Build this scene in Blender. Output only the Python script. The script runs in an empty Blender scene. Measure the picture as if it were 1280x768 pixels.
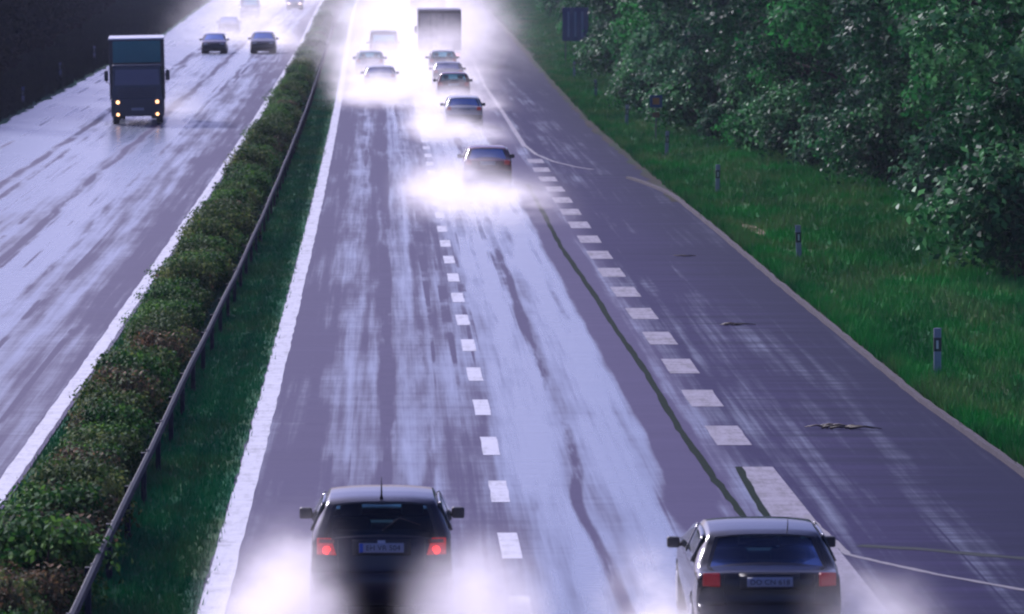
import bpy, bmesh, math, random
import numpy as np
from mathutils import Vector, Matrix
R = math.radians
random.seed(7); rng = np.random.default_rng(7)
sc = bpy.context.scene
COL = sc.collection

# ---------------------------------------------------------------- camera
cam = bpy.data.cameras.new('camera'); camo = bpy.data.objects.new('camera', cam); COL.objects.link(camo)
camo.location = (0, 0, 7.97); camo.rotation_euler = (R(90) - math.atan(469/5940), 0, 0)
cam.sensor_width = 36; cam.lens = 36*5940/1280; cam.clip_start = .5; cam.clip_end = 6000
cam.dof.use_dof = True; cam.dof.focus_distance = 82; cam.dof.aperture_fstop = 4.0
sc.camera = camo
# ---------------------------------------------------------------- world, sun, exposure
SUN_EL, SUN_AZ = 31, -32         # elevation; azimuth from +Y (ahead), negative = to the left
w = bpy.data.worlds.new('World'); sc.world = w; w.use_nodes = True
nt = w.node_tree; bg = nt.nodes['Background']
sky = nt.nodes.new('ShaderNodeTexSky'); sky.sky_type = 'NISHITA'; sky.sun_disc = False
sky.sun_elevation = R(SUN_EL); sky.sun_rotation = R(SUN_AZ)
sky.dust_density = 3.0; sky.air_density = 1.0; sky.ozone_density = 2.0
tint = nt.nodes.new('ShaderNodeMix'); tint.data_type = 'RGBA'; tint.blend_type = 'MULTIPLY'
tint.inputs[0].default_value = 1; tint.inputs[7].default_value = (.62, .645, 1.22, 1)
nt.links.new(sky.outputs[0], tint.inputs[6]); nt.links.new(tint.outputs[2], bg.inputs[0])
bg.inputs[1].default_value = .11
sl = bpy.data.lights.new('sun', 'SUN'); so = bpy.data.objects.new('sun', sl); COL.objects.link(so)
sl.energy = 5.0; sl.angle = R(10); sl.color = (.97, .92, 1)
d = Vector((math.sin(R(SUN_AZ))*math.cos(R(SUN_EL)), math.cos(R(SUN_AZ))*math.cos(R(SUN_EL)), math.sin(R(SUN_EL))))
so.rotation_euler = d.to_track_quat('Z', 'Y').to_euler()
sc.view_settings.view_transform = 'Standard'; sc.view_settings.look = 'None'
sc.view_settings.exposure = 0.24; sc.view_settings.gamma = 1
sc.render.engine = 'CYCLES'
cy = sc.cycles
cy.max_bounces = 8; cy.volume_bounces = 6; cy.transparent_max_bounces = 16; cy.volume_max_steps = 128
cy.use_denoising = True; cy.caustics_reflective = False; cy.caustics_refractive = False
cy.sample_clamp_indirect = 6; cy.filter_width = 2.2

# ---------------------------------------------------------------- helpers
def NODE(nt, t, **k):
    n = nt.nodes.new(t)
    for a, b in k.items(): setattr(n, a, b)
    return n
class G:
    """tiny expression helper for shader node trees"""
    def __init__(s, nt): s.nt = nt
    def m(s, op, a, b=None, c=None, clamp=False):
        n = s.nt.nodes.new('ShaderNodeMath'); n.operation = op; n.use_clamp = clamp
        for i, v in enumerate((a, b, c)):
            if v is None: continue
            if isinstance(v, (int, float)): n.inputs[i].default_value = v
            else: s.nt.links.new(v, n.inputs[i])
        return n.outputs[0]
    def step(s, x, a, b):     # smoothstep a..b
        n = s.nt.nodes.new('ShaderNodeMapRange'); n.interpolation_type = 'SMOOTHSTEP'
        s.nt.links.new(x, n.inputs[0]); n.inputs[1].default_value = a; n.inputs[2].default_value = b
        return n.outputs[0]
    def rng(s, x, a, b, c, d):
        n = s.nt.nodes.new('ShaderNodeMapRange'); s.nt.links.new(x, n.inputs[0])
        for i, v in enumerate((a, b, c, d)): n.inputs[i+1].default_value = v
        return n.outputs[0]
    def vec(s, v, sx, sy, sz=1, off=(0, 0, 0)):
        n = s.nt.nodes.new('ShaderNodeMapping'); s.nt.links.new(v, n.inputs[0])
        n.inputs[3].default_value = (sx, sy, sz); n.inputs[1].default_value = off
        return n.outputs[0]
    def noise(s, v, scale=1, detail=3, rough=.55, col=False):
        n = s.nt.nodes.new('ShaderNodeTexNoise'); s.nt.links.new(v, n.inputs['Vector'])
        n.inputs['Scale'].default_value = scale; n.inputs['Detail'].default_value = detail; n.inputs['Roughness'].default_value = rough
        return n.outputs[1 if col else 0]
    def mix(s, f, a, b):
        n = s.nt.nodes.new('ShaderNodeMix'); n.data_type = 'RGBA'
        for i, v in ((0, f), (6, a), (7, b)):
            if isinstance(v, (int, float)): n.inputs[i].default_value = v
            elif isinstance(v, tuple): n.inputs[i].default_value = (*v, 1) if len(v) == 3 else v
            else: s.nt.links.new(v, n.inputs[i])
        return n.outputs[2]
    def ramp(s, x, stops):
        n = s.nt.nodes.new('ShaderNodeValToRGB'); s.nt.links.new(x, n.inputs[0]); e = n.color_ramp.elements
        while len(e) < len(stops): e.new(.5)
        for q, (p, c) in zip(e, stops):
            q.position = p; q.color = (c, c, c, 1) if isinstance(c, (int, float)) else (*c, 1)
        return n.outputs[0]
    def bump(s, h, strength, dist):
        n = s.nt.nodes.new('ShaderNodeBump'); n.inputs['Strength'].default_value = strength; n.inputs['Distance'].default_value = dist
        s.nt.links.new(h, n.inputs['Height']); return n.outputs[0]
def newmat(name):
    m = bpy.data.materials.new(name); m.use_nodes = True
    return m, m.node_tree, m.node_tree.nodes['Principled BSDF'], m.node_tree.nodes['Material Output']
def setp(b, **k):
    for a, v in k.items(): b.inputs[a.replace('_', ' ')].default_value = (*v, 1) if isinstance(v, tuple) and len(v) == 3 else v
_mc = {}
def plain(name, col, rough=.5, metal=0, coat=0, emis=None, es=0, var=.12, spec=.5):
    if name in _mc: return _mc[name]
    m, nt, b, o = newmat(name); g = G(nt)
    setp(b, Roughness=rough, Metallic=metal, Coat_Weight=coat); b.inputs['Specular IOR Level'].default_value = spec
    b.inputs['Coat Roughness'].default_value = .06
    tc = NODE(nt, 'ShaderNodeTexCoord').outputs['Object']
    n = g.noise(tc, 6, 4)
    c0 = tuple(max(0, c*(1-var)) for c in col); c1 = tuple(c*(1+var) for c in col)
    nt.links.new(g.mix(n, c0, c1), b.inputs['Base Color'])
    nt.links.new(g.rng(g.noise(tc, 14, 3), 0, 1, max(0, rough-.08), min(1, rough+.1)), b.inputs['Roughness'])
    if emis: b.inputs['Emission Color'].default_value = (*emis, 1); b.inputs['Emission Strength'].default_value = es
    _mc[name] = m; return m
def mesh_obj(name, verts, faces, m, parent=None, smooth=True, uv=None, attr=None):
    me = bpy.data.meshes.new(name)
    me.from_pydata([tuple(v) for v in verts], [], faces); me.update()
    if smooth:
        me.polygons.foreach_set('use_smooth', [True]*len(me.polygons))
    if uv is not None:
        l = me.uv_layers.new(name='UVMap'); li = np.empty(len(me.loops), dtype=np.int32); me.loops.foreach_get('vertex_index', li)
        l.data.foreach_set('uv', np.asarray(uv, dtype=np.float32)[li].ravel())
    me.materials.append(m)
    o = bpy.data.objects.new(name, me); COL.objects.link(o)
    if parent: o.parent = parent
    return o
def np_mesh(name, V, quads, m, parent=None, vcol=None, tri=False):
    """fast mesh from numpy arrays, all faces the same size"""
    k = 3 if tri else 4
    me = bpy.data.meshes.new(name); n = len(V); f = len(quads)
    me.vertices.add(n); me.vertices.foreach_set('co', np.ascontiguousarray(V, dtype=np.float32).ravel())
    me.loops.add(f*k); me.loops.foreach_set('vertex_index', np.ascontiguousarray(quads, dtype=np.int32).ravel())
    me.polygons.add(f); me.polygons.foreach_set('loop_start', np.arange(0, f*k, k, dtype=np.int32))
    me.update(calc_edges=True)
    if vcol is not None:
        a = me.attributes.new('leaf_tone', 'FLOAT', 'POINT'); a.data.foreach_set('value', np.ascontiguousarray(vcol, dtype=np.float32))
    me.materials.append(m)
    o = bpy.data.objects.new(name, me); COL.objects.link(o)
    if parent: o.parent = parent
    return o
def bm_obj(name, bm, m, parent=None, smooth=False, bevel=0):
    me = bpy.data.meshes.new(name); bm.normal_update(); bm.to_mesh(me); bm.free()
    if smooth: me.polygons.foreach_set('use_smooth', [True]*len(me.polygons))
    me.materials.append(m)
    o = bpy.data.objects.new(name, me); COL.objects.link(o)
    if parent: o.parent = parent
    if bevel:
        b = o.modifiers.new('bevel', 'BEVEL'); b.width = bevel; b.segments = 2; b.limit_method = 'ANGLE'
    return o
def add_box(bm, x0, x1, y0, y1, z0, z1):
    r = bmesh.ops.create_cube(bm, size=1)
    bmesh.ops.scale(bm, vec=(x1-x0, y1-y0, z1-z0), verts=r['verts'])
    bmesh.ops.translate(bm, vec=((x0+x1)/2, (y0+y1)/2, (z0+z1)/2), verts=r['verts'])
    return r['verts']
def box(name, x0, x1, y0, y1, z0, z1, m, parent=None, bevel=.01):
    bm = bmesh.new(); add_box(bm, x0, x1, y0, y1, z0, z1)
    return bm_obj(name, bm, m, parent, bevel=bevel)
def add_cyl(bm, c, r, h, axis='Z', seg=20, r2=None):
    M = Matrix.Translation(c) @ {'Z': Matrix(), 'X': Matrix.Rotation(R(90), 4, 'Y'), 'Y': Matrix.Rotation(R(90), 4, 'X')}[axis]
    bmesh.ops.create_cone(bm, cap_ends=True, segments=seg, radius1=r, radius2=r if r2 is None else r2, depth=h, matrix=M)
def cyl(name, c, r, h, axis, m, parent=None, seg=20, r2=None, smooth=True, bevel=0):
    bm = bmesh.new(); add_cyl(bm, c, r, h, axis, seg, r2)
    o = bm_obj(name, bm, m, parent, smooth=False, bevel=bevel); return o
def tube_mesh(pts, rad, seg=7):
    V = []; F = []
    for i, (p, r) in enumerate(zip(pts, rad)):
        p = Vector(p); a = Vector(pts[max(0, i-1)]); b = Vector(pts[min(len(pts)-1, i+1)])
        t = (b-a).normalized(); u = t.orthogonal().normalized(); v = t.cross(u)
        for k in range(seg):
            q = 2*math.pi*k/seg; V.append(p + r*(u*math.cos(q) + v*math.sin(q)))
    for i in range(len(pts)-1):
        for k in range(seg):
            F.append((i*seg+k, i*seg+(k+1) % seg, (i+1)*seg+(k+1) % seg, (i+1)*seg+k))
    F.append(tuple(reversed(range(seg)))); F.append(tuple((len(pts)-1)*seg+k for k in range(seg)))
    return V, F
def empty(name, loc=(0, 0, 0), rz=0):
    o = bpy.data.objects.new(name, None); COL.objects.link(o); o.location = loc; o.rotation_euler = (0, 0, rz)
    o.empty_display_size = .3; return o
def tag(o, label=None, cat=None, group=None, kind=None):
    for k, v in (('label', label), ('category', cat), ('group', group), ('kind', kind)):
        if v: o[k] = v
    return o
def copy_tree(o, parent=None):
    c = o.copy(); COL.objects.link(c)
    if parent: c.parent = parent
    for ch in list(o.children): copy_tree(ch, c)
    return c

# ---------------------------------------------------------------- the road's course (metres)
PL = (3.05145941e-08, -2.94314057e-05, -2.13820528e-02, -2.26071430)
def LX(y):                     # x of the right carriageway's left edge line
    y0 = min(y, 560.)
    v = np.polyval(PL, y0)
    return float(v + (y-y0)*(-.0267))
def HD(y): return -math.atan((LX(y+1)-LX(y-1))/-2)*1.0
def prof(pts):
    a = np.array(pts, float)
    return lambda y: float(np.interp(y, a[:, 0], a[:, 1]))
EDGE = prof([(-60, 12.0), (40, 11.7), (69, 11.36), (81, 11.05), (107, 10.85), (130, 10.76), (147, 10.62), (200, 10.6), (241, 11.0), (273, 11.35), (330, 12), (398, 12.7), (560, 14.2), (1500, 22)])
L2 = prof([(-60, -3.5), (67, -3.47), (130, -3.45), (200, -3.35), (332, -3.3), (560, -4.1), (1500, -5)])
LEDGE = prof([(-60, -13.9), (198, -13.9), (280, -14.05), (357, -14.2), (560, -17.2), (1500, -24)])
SOLID = prof([(176, 7.25), (219, 7.38), (244, 7.42), (286, 7.85), (340, 8.3), (560, 9.8), (1500, 12)])
def P(y, off, z=0): return (LX(y)+off, y, z)
def head(y): return math.atan2(-(LX(y+2)-LX(y-2)), 4)      # rotation about z that turns +Y along the road

def ribbon(name, y0, y1, lo, hi, z, m, n=None, cols=2, dy=None, wob=0, kind='structure', taper=False):
    """flat strip between two offset profiles; UV = (offset, distance) in metres"""
    if dy is None: dy = 4 if y1-y0 > 60 else max(.25, (y1-y0)/40)
    n = max(1, int((y1-y0)/dy)); V = []; U = []; F = []
    for i in range(n+1):
        y = y0+(y1-y0)*i/n
        a = lo(y) if callable(lo) else lo; b = hi(y) if callable(hi) else hi
        for k in range(cols):
            t = k/(cols-1); o = a+(b-a)*t
            if wob and k in (0, cols-1): o += random.uniform(-wob, wob)
            if taper and i in (0, n): o = (a+b)/2
            V.append(P(y, o, z)); U.append((o, y))
    for i in range(n):
        for k in range(cols-1):
            q = i*cols+k; F.append((q, q+1, q+cols+1, q+cols))
    o = mesh_obj(name, V, F, m, smooth=False, uv=U)
    if kind: o['kind'] = kind
    return o

# ---------------------------------------------------------------- setting materials
def road_mat(left):
    m, nt, b, o = newmat('wet_concrete_left' if left else 'wet_concrete'); g = G(nt)
    uv = NODE(nt, 'ShaderNodeUVMap').outputs[0]
    s = NODE(nt, 'ShaderNodeSeparateXYZ'); nt.links.new(uv, s.inputs[0]); u = s.outputs[0]; v = s.outputs[1]
    long1 = g.noise(g.vec(uv, 1.3, .02), 1, 5, .6)          # long streaks along the lane
    long2 = g.noise(g.vec(uv, 4.5, .05, off=(3, 7, 0)), 1, 4, .6)
    patch = g.noise(g.vec(uv, .9, .10, off=(11, 2, 0)), 1, 5, .62)
    cross = g.noise(g.vec(uv, .22, 2.2, off=(1, 5, 0)), 1, 4, .65)   # transverse brushed texture
    cross2 = g.noise(g.vec(uv, .10, .55, off=(4, 1, 0)), 1, 4, .7)
    fine = g.noise(g.vec(uv, 9, 5), 1, 3)
    wobble = g.m('ADD', u, g.m('MULTIPLY', g.m('SUBTRACT', g.noise(g.vec(uv, .5, .09, off=(9, 0, 0)), 1, 4), .5), 1.3))
    un = g.rng(wobble, -15, 15, 0, 1)
    def st(x, v): return ((x+15)/30, v)
    if left:
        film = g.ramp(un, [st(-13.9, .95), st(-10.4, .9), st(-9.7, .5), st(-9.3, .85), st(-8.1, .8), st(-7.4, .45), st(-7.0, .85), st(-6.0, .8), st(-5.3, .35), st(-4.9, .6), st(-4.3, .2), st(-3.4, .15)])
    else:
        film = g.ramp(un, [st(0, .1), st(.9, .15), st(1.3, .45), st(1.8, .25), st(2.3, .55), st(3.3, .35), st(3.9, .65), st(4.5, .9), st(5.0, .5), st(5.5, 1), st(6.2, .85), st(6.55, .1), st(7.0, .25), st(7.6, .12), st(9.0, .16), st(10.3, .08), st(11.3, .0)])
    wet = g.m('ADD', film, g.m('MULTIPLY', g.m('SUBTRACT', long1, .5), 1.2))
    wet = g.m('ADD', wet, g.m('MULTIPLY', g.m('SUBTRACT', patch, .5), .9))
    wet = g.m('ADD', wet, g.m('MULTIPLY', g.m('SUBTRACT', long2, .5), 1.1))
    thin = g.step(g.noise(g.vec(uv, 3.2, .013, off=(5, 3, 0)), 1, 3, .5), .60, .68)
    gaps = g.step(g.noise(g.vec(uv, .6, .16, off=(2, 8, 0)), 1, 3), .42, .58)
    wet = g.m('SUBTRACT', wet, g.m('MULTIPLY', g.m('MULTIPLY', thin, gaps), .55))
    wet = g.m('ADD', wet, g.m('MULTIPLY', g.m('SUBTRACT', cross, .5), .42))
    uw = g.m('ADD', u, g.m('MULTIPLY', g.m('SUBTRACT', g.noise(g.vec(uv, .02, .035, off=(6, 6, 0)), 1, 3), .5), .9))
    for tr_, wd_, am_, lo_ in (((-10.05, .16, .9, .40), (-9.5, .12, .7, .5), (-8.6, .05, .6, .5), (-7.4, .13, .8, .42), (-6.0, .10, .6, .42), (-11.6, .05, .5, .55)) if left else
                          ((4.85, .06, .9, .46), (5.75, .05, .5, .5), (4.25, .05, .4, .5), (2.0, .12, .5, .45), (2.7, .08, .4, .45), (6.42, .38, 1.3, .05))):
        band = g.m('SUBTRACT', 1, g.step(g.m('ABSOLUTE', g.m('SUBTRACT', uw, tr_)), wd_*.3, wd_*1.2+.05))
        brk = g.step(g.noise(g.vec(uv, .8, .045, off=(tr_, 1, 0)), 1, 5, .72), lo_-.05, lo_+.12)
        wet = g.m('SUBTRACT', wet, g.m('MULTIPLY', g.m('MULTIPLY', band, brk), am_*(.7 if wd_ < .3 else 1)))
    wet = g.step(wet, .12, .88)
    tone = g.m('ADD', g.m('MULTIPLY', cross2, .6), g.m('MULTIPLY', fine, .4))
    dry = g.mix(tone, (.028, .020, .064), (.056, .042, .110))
    if not left:      # darker base in the right-hand lane, darker streaks reaching in from the kerb
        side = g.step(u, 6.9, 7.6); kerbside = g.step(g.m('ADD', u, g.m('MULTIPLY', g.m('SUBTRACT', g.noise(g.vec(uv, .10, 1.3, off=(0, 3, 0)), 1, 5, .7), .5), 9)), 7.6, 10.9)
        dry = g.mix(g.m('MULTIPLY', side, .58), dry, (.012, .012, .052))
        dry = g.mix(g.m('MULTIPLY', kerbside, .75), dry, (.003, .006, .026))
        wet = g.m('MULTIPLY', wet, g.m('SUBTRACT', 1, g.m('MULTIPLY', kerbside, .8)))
    base = g.mix(wet, dry, (.15, .175, .235))  # bright sky sheen of the water film is partly put into the base colour
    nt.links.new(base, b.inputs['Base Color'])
    ro = g.m('ADD', g.rng(wet, 0, 1, .63, .25), g.m('MULTIPLY', g.m('SUBTRACT', cross, .5), .16))
    if not left: ro = g.m('ADD', ro, g.m('MULTIPLY', side, .10))
    nt.links.new(ro, b.inputs['Roughness'])
    h = g.m('ADD', g.m('MULTIPLY', cross, 1.0), g.m('MULTIPLY', fine, .35))
    nt.links.new(g.bump(h, .25, .02), b.inputs['Normal'])
    sp = g.rng(wet, 0, 1, .09, .52)
    if not left: sp = g.m('MULTIPLY', sp, g.m('SUBTRACT', 1, g.m('MULTIPLY', side, .55)))
    nt.links.new(sp, b.inputs['Specular IOR Level'])
    return m
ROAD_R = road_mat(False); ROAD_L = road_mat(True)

def grass_mat(name, c0, c1, c2, sc_=.25, blades=False):
    m, nt, b, o = newmat(name); g = G(nt)
    geo = NODE(nt, 'ShaderNodeNewGeometry').outputs['Position']
    p = g.vec(geo, 1, 1, 0)
    n1 = g.noise(g.vec(p, .35, .12), 1, 5, .6); n2 = g.noise(g.vec(p, .45, .16), 1, 5, .7); n3 = g.noise(p, 9, 3)
    c = g.mix(g.step(n1, .38, .62), c0, c1)
    c = g.mix(g.step(n2, .44, .60), c, c2)
    c = g.mix(g.m('MULTIPLY', n3, .5), c, tuple(x*.45 for x in c0))
    if blades:
        at = NODE(nt, 'ShaderNodeAttribute', attribute_name='leaf_tone').outputs['Fac']
        c = g.mix(g.m('MULTIPLY', at, .55), c, tuple(min(1, x*1.7) for x in c1))
    nt.links.new(c, b.inputs['Base Color']); setp(b, Roughness=.9)
    b.inputs['Specular IOR Level'].default_value = .06
    return m
VERGE = grass_mat('verge_grass', (.006, .075, .024), (.012, .18, .036), (.09, .12, .05))
VERGE_B = grass_mat('verge_blades', (.012, .10, .030), (.030, .29, .050), (.21, .23, .09), blades=True)
MED = grass_mat('median_grass', (.006, .085, .044), (.010, .13, .055), (.055, .12, .045))
MED_B = grass_mat('median_blades', (.008, .13, .060), (.014, .20, .070), (.080, .17, .055), blades=True)
def leaf_mat(name, dark, mid, light, rough=.65, trans=.30):
    m, nt, b, o = newmat(name); g = G(nt)
    at = NODE(nt, 'ShaderNodeAttribute', attribute_name='leaf_tone').outputs['Fac']
    oi = NODE(nt, 'ShaderNodeObjectInfo').outputs['Random']
    t = g.m('ADD', at, g.m('MULTIPLY', g.m('SUBTRACT', oi, .5), .25))
    rp = g.ramp(t, [(0, dark), (.5, mid), (1, light)])
    nt.links.new(rp, b.inputs['Base Color']); setp(b, Roughness=rough); b.inputs['Specular IOR Level'].default_value = .07
    tr = NODE(nt, 'ShaderNodeBsdfTranslucent'); nt.links.new(rp, tr.inputs[0])
    mx = NODE(nt, 'ShaderNodeMixShader'); mx.inputs[0].default_value = trans
    nt.links.new(b.outputs[0], mx.inputs[1]); nt.links.new(tr.outputs[0], mx.inputs[2]); nt.links.new(mx.outputs[0], o.inputs[0])
    return m
LEAF = leaf_mat('broad_leaf', (.002, .026, .011), (.007, .105, .028), (.055, .34, .07))
LEAF_G = leaf_mat('grey_leaf', (.010, .045, .030), (.012, .075, .032), (.08, .24, .10))
LEAF_H = leaf_mat('bright_leaf', (.004, .045, .016), (.010, .085, .026), (.12, .34, .12), .5)
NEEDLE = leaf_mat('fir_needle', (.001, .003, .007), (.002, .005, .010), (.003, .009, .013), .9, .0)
BUSH_G = leaf_mat('hedge_green', (.008, .040, .012), (.022, .10, .022), (.13, .27, .045), .75)
BUSH_B = leaf_mat('hedge_brown', (.040, .028, .016), (.045, .06, .028), (.24, .13, .07), .75)
BUSH_Y = leaf_mat('hedge_olive', (.020, .050, .012), (.035, .085, .022), (.19, .22, .06), .75)
BARK = plain('bark', (.045, .035, .028), .9, var=.4)
def paint_mat(name, col, wear):
    m, nt, b, o = newmat(name); g = G(nt)
    p = NODE(nt, 'ShaderNodeNewGeometry').outputs['Position']
    n = g.noise(g.vec(p, 5, .9, 1), 1, 5, .7); n2 = g.noise(g.vec(p, .8, 2.6, 1), 1, 4, .7); n3 = g.noise(p, 22, 3, .6)
    k = g.m('ADD', g.m('MULTIPLY', n, .5), g.m('ADD', g.m('MULTIPLY', n2, .3), g.m('MULTIPLY', n3, .2)))
    c = g.mix(g.step(k, wear+.14, wear-.10), tuple(q*.28 for q in col), col)
    c = g.mix(g.m('MULTIPLY', n2, .5), c, tuple(q*.6 for q in col))
    nt.links.new(c, b.inputs['Base Color']); nt.links.new(g.rng(k, .3, .7, .35, .7), b.inputs['Roughness']); b.inputs['Specular IOR Level'].default_value = .3
    return m
PAINT = paint_mat('white_road_paint', (.55, .54, .60), .56)
PAINT_D = paint_mat('worn_road_paint', (.26, .23, .26), .52)
# ---------------------------------------------------------------- ground, road, markings
def sheet(name, x0, x1, y0, y1, z, m, nx=2, ny=2):
    V = [(x0+(x1-x0)*i/nx, y0+(y1-y0)*j/ny, z) for j in range(ny+1) for i in range(nx+1)]
    F = [(j*(nx+1)+i, j*(nx+1)+i+1, (j+1)*(nx+1)+i+1, (j+1)*(nx+1)+i) for j in range(ny) for i in range(nx)]
    o = mesh_obj(name, V, F, m, smooth=False); o['kind'] = 'structure'; return o
sheet('ground', -900, 900, -150, 1500, -.02, VERGE, 8, 8)
ribbon('median_ground', -40, 1300, lambda y: L2(y)-.1, lambda y: -.1, .0, MED)
FOREST = grass_mat('forest_floor', (.001, .006, .010), (.002, .010, .013), (.006, .014, .012))
BANK = grass_mat('bank_grass', (.001, .012, .016), (.002, .018, .022), (.004, .022, .018))
ribbon('left_verge_ground', -40, 1300, lambda y: LEDGE(y)-13, lambda y: LEDGE(y)+.05, -.008, BANK)
ribbon('forest_floor', -40, 1300, lambda y: LEDGE(y)-80, lambda y: LEDGE(y)-12, -.013, FOREST)
ribbon('right_forest_floor', 60, 1300, lambda y: EDGE(y)+9, lambda y: EDGE(y)+80, -.010, FOREST)
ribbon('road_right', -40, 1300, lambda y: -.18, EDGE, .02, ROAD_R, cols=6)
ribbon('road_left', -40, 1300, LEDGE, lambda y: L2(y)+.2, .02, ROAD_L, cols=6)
ribbon('edge_line_right_carriageway', -40, 1300, -.15, .16, .024, PAINT, dy=.8, wob=.014)
ribbon('edge_line_left_carriageway', -40, 1300, lambda y: L2(y)-.13, lambda y: L2(y)+.13, .024, PAINT, dy=.8, wob=.014)
def dashes(name, ys, ln, off, wd, m):
    V = []; F = []; U = []
    for y in ys:
        n = 4
        for i in range(n+1):
            yy = y+ln*i/n; o = off(yy) if callable(off) else off
            j = random.uniform(-.008, .008)
            for s in (-.5, .5):
                V.append(P(yy, o+s*wd+j, .0245)); U.append((o, yy))
            if i: q = len(V); F.append((q-4, q-3, q-1, q-2))
    o = mesh_obj(name, V, F, m, smooth=False, uv=U); o['kind'] = 'structure'; return o
dashes('lane_dash_markings', [48.0+6*i for i in range(55)], 2.6, prof([(0, 3.66), (70, 3.64), (125, 3.52), (170, 3.58), (330, 3.75), (1000, 4)]), .26, PAINT)
dashes('exit_block_markings', [73.4+6.02*i for i in range(16)], 2.9, prof([(60, 7.46), (88, 7.40), (110, 7.28), (170, 7.27)]), .54, PAINT_D)
ribbon('exit_solid_line', 20, 70.4, prof([(20, 7.5), (54, 7.45), (65, 7.28), (71, 7.3)]), prof([(20, 8.0), (54, 7.95), (71, 7.78)]), .0245, PAINT_D, dy=1)
ribbon('far_edge_line', 176, 1200, lambda y: SOLID(y)-.09, lambda y: SOLID(y)+.09, .0245, PAINT_D)
def path_strip(name, pts, wd, z, m, thick=0, uvscale=1):
    """strip that follows (y, offset) points"""
    c = [Vector(P(y, o, z)) for y, o in pts]; V = []; F = []
    for i, p in enumerate(c):
        t = (c[min(i+1, len(c)-1)]-c[max(i-1, 0)]).normalized(); nrm = Vector((t.y, -t.x, 0))
        wv = wd[i] if isinstance(wd, (list, tuple)) else wd
        wv *= random.uniform(.8, 1.2)
        V += [p-nrm*wv/2, p+nrm*wv/2]
        if i: q = len(V); F.append((q-4, q-3, q-1, q-2))
    o = mesh_obj(name, V, F, m, smooth=False, uv=[(v[0], v[1]) for v in V]); o['kind'] = 'structure'; return o
def dense(pts, n=6, j=0):
    a = np.array(pts, float); t = np.linspace(0, len(a)-1, (len(a)-1)*n+1); i = np.arange(len(a))
    return [(float(np.interp(q, i, a[:, 0])), float(np.interp(q, i, a[:, 1]))+random.uniform(-j, j)) for q in t]
SEAM = plain('mossy_seam', (.008, .018, .013), .9, var=.5, spec=.03)
TAR = plain('dark_joint', (.016, .022, .026), .8, var=.3, spec=.1)
PALE = plain('pale_joint', (.17, .15, .145), .5, var=.2)
path_strip('mossy_joint', dense([(150, 6.5), (134, 6.48), (120, 6.43), (105, 6.57), (93.6, 6.63), (85.4, 6.72), (75.8, 6.72), (69.4, 6.80), (65.1, 6.90), (58, 7.0), (45, 7.1)], 10, .012), .12, .0243, SEAM)
path_strip('mossy_joint_by_solid_line', dense([(70.4, 7.27), (65.1, 7.22), (58, 7.3), (45, 7.4)], 8, .01), .11, .0262, SEAM)
path_strip('pale_joint_far', dense([(177, 7.3), (170.1, 7.46), (164.8, 7.88), (161, 8.5), (159.2, 9.0)], 8, .01), .11, .0262, PALE)
path_strip('pale_joint_near', dense([(64.5, 7.78), (62.4, 7.86), (60.4, 7.95), (59.6, 8.32), (58.5, 8.88), (57.1, 9.77), (55.8, 10.9), (55.3, 11.4)], 8, .008), .10, .0262, PALE)
path_strip('dark_joint_near', dense([(61.3, 8.2), (60.9, 9.0), (60.2, 9.9), (59.6, 10.9), (59.3, 11.3)], 6, .03), .25, .0238, TAR)
# kerb (a real step) along the right edge
def kerb(name, y0, y1, off, wd, h, m):
    V = []; F = []; n = int((y1-y0)/.8)
    for i in range(n+1):
        y = y0+(y1-y0)*i/n; o = off(y)+random.uniform(-.012, .012)
        hh = h+random.uniform(-.012, .012)
        V += [P(y, o, -.01), P(y, o+.01, hh), P(y, o+wd, hh), P(y, o+wd+.02, -.01)]
        if i:
            q = 4*i
            for k in range(3): F.append((q-4+k, q-3+k, q+1+k, q+k))
    F += [(0, 1, 2, 3), tuple(reversed([len(V)-4, len(V)-3, len(V)-2, len(V)-1]))]
    o = mesh_obj(name, V, F, m, smooth=False); o['kind'] = 'structure'; return o
KERB = plain('old_concrete_kerb', (.040, .032, .044), .85, var=.5, spec=.2)
kerb('kerb', 20, 139, lambda y: EDGE(y)-.02, .10, .10, KERB)
kerb('kerb_taper', 139, 153.5, lambda y: EDGE(139)-.02-max(0, (y-139)/14.5)**2*.85, .14, .09, KERB)
DIRT = grass_mat('roadside_dirt', (.022, .024, .018), (.045, .036, .030), (.018, .040, .018))
ribbon('roadside_dirt', 140, 560, lambda y: EDGE(y)-.12, lambda y: EDGE(y)+.35, .026, DIRT, dy=1.0, wob=.14)
ribbon('kerb_dirt', 20, 140, lambda y: EDGE(y)+.09, lambda y: EDGE(y)+.22, .012, DIRT, dy=.6, wob=.10)
ribbon('left_roadside_dirt', 60, 560, lambda y: LEDGE(y)-.5, lambda y: LEDGE(y)+.1, .026, MED, dy=1.2, wob=.22)
ribbon('median_fringe', 30, 560, lambda y: -.36, lambda y: -.15, .022, MED, dy=.7, wob=.05)

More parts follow.
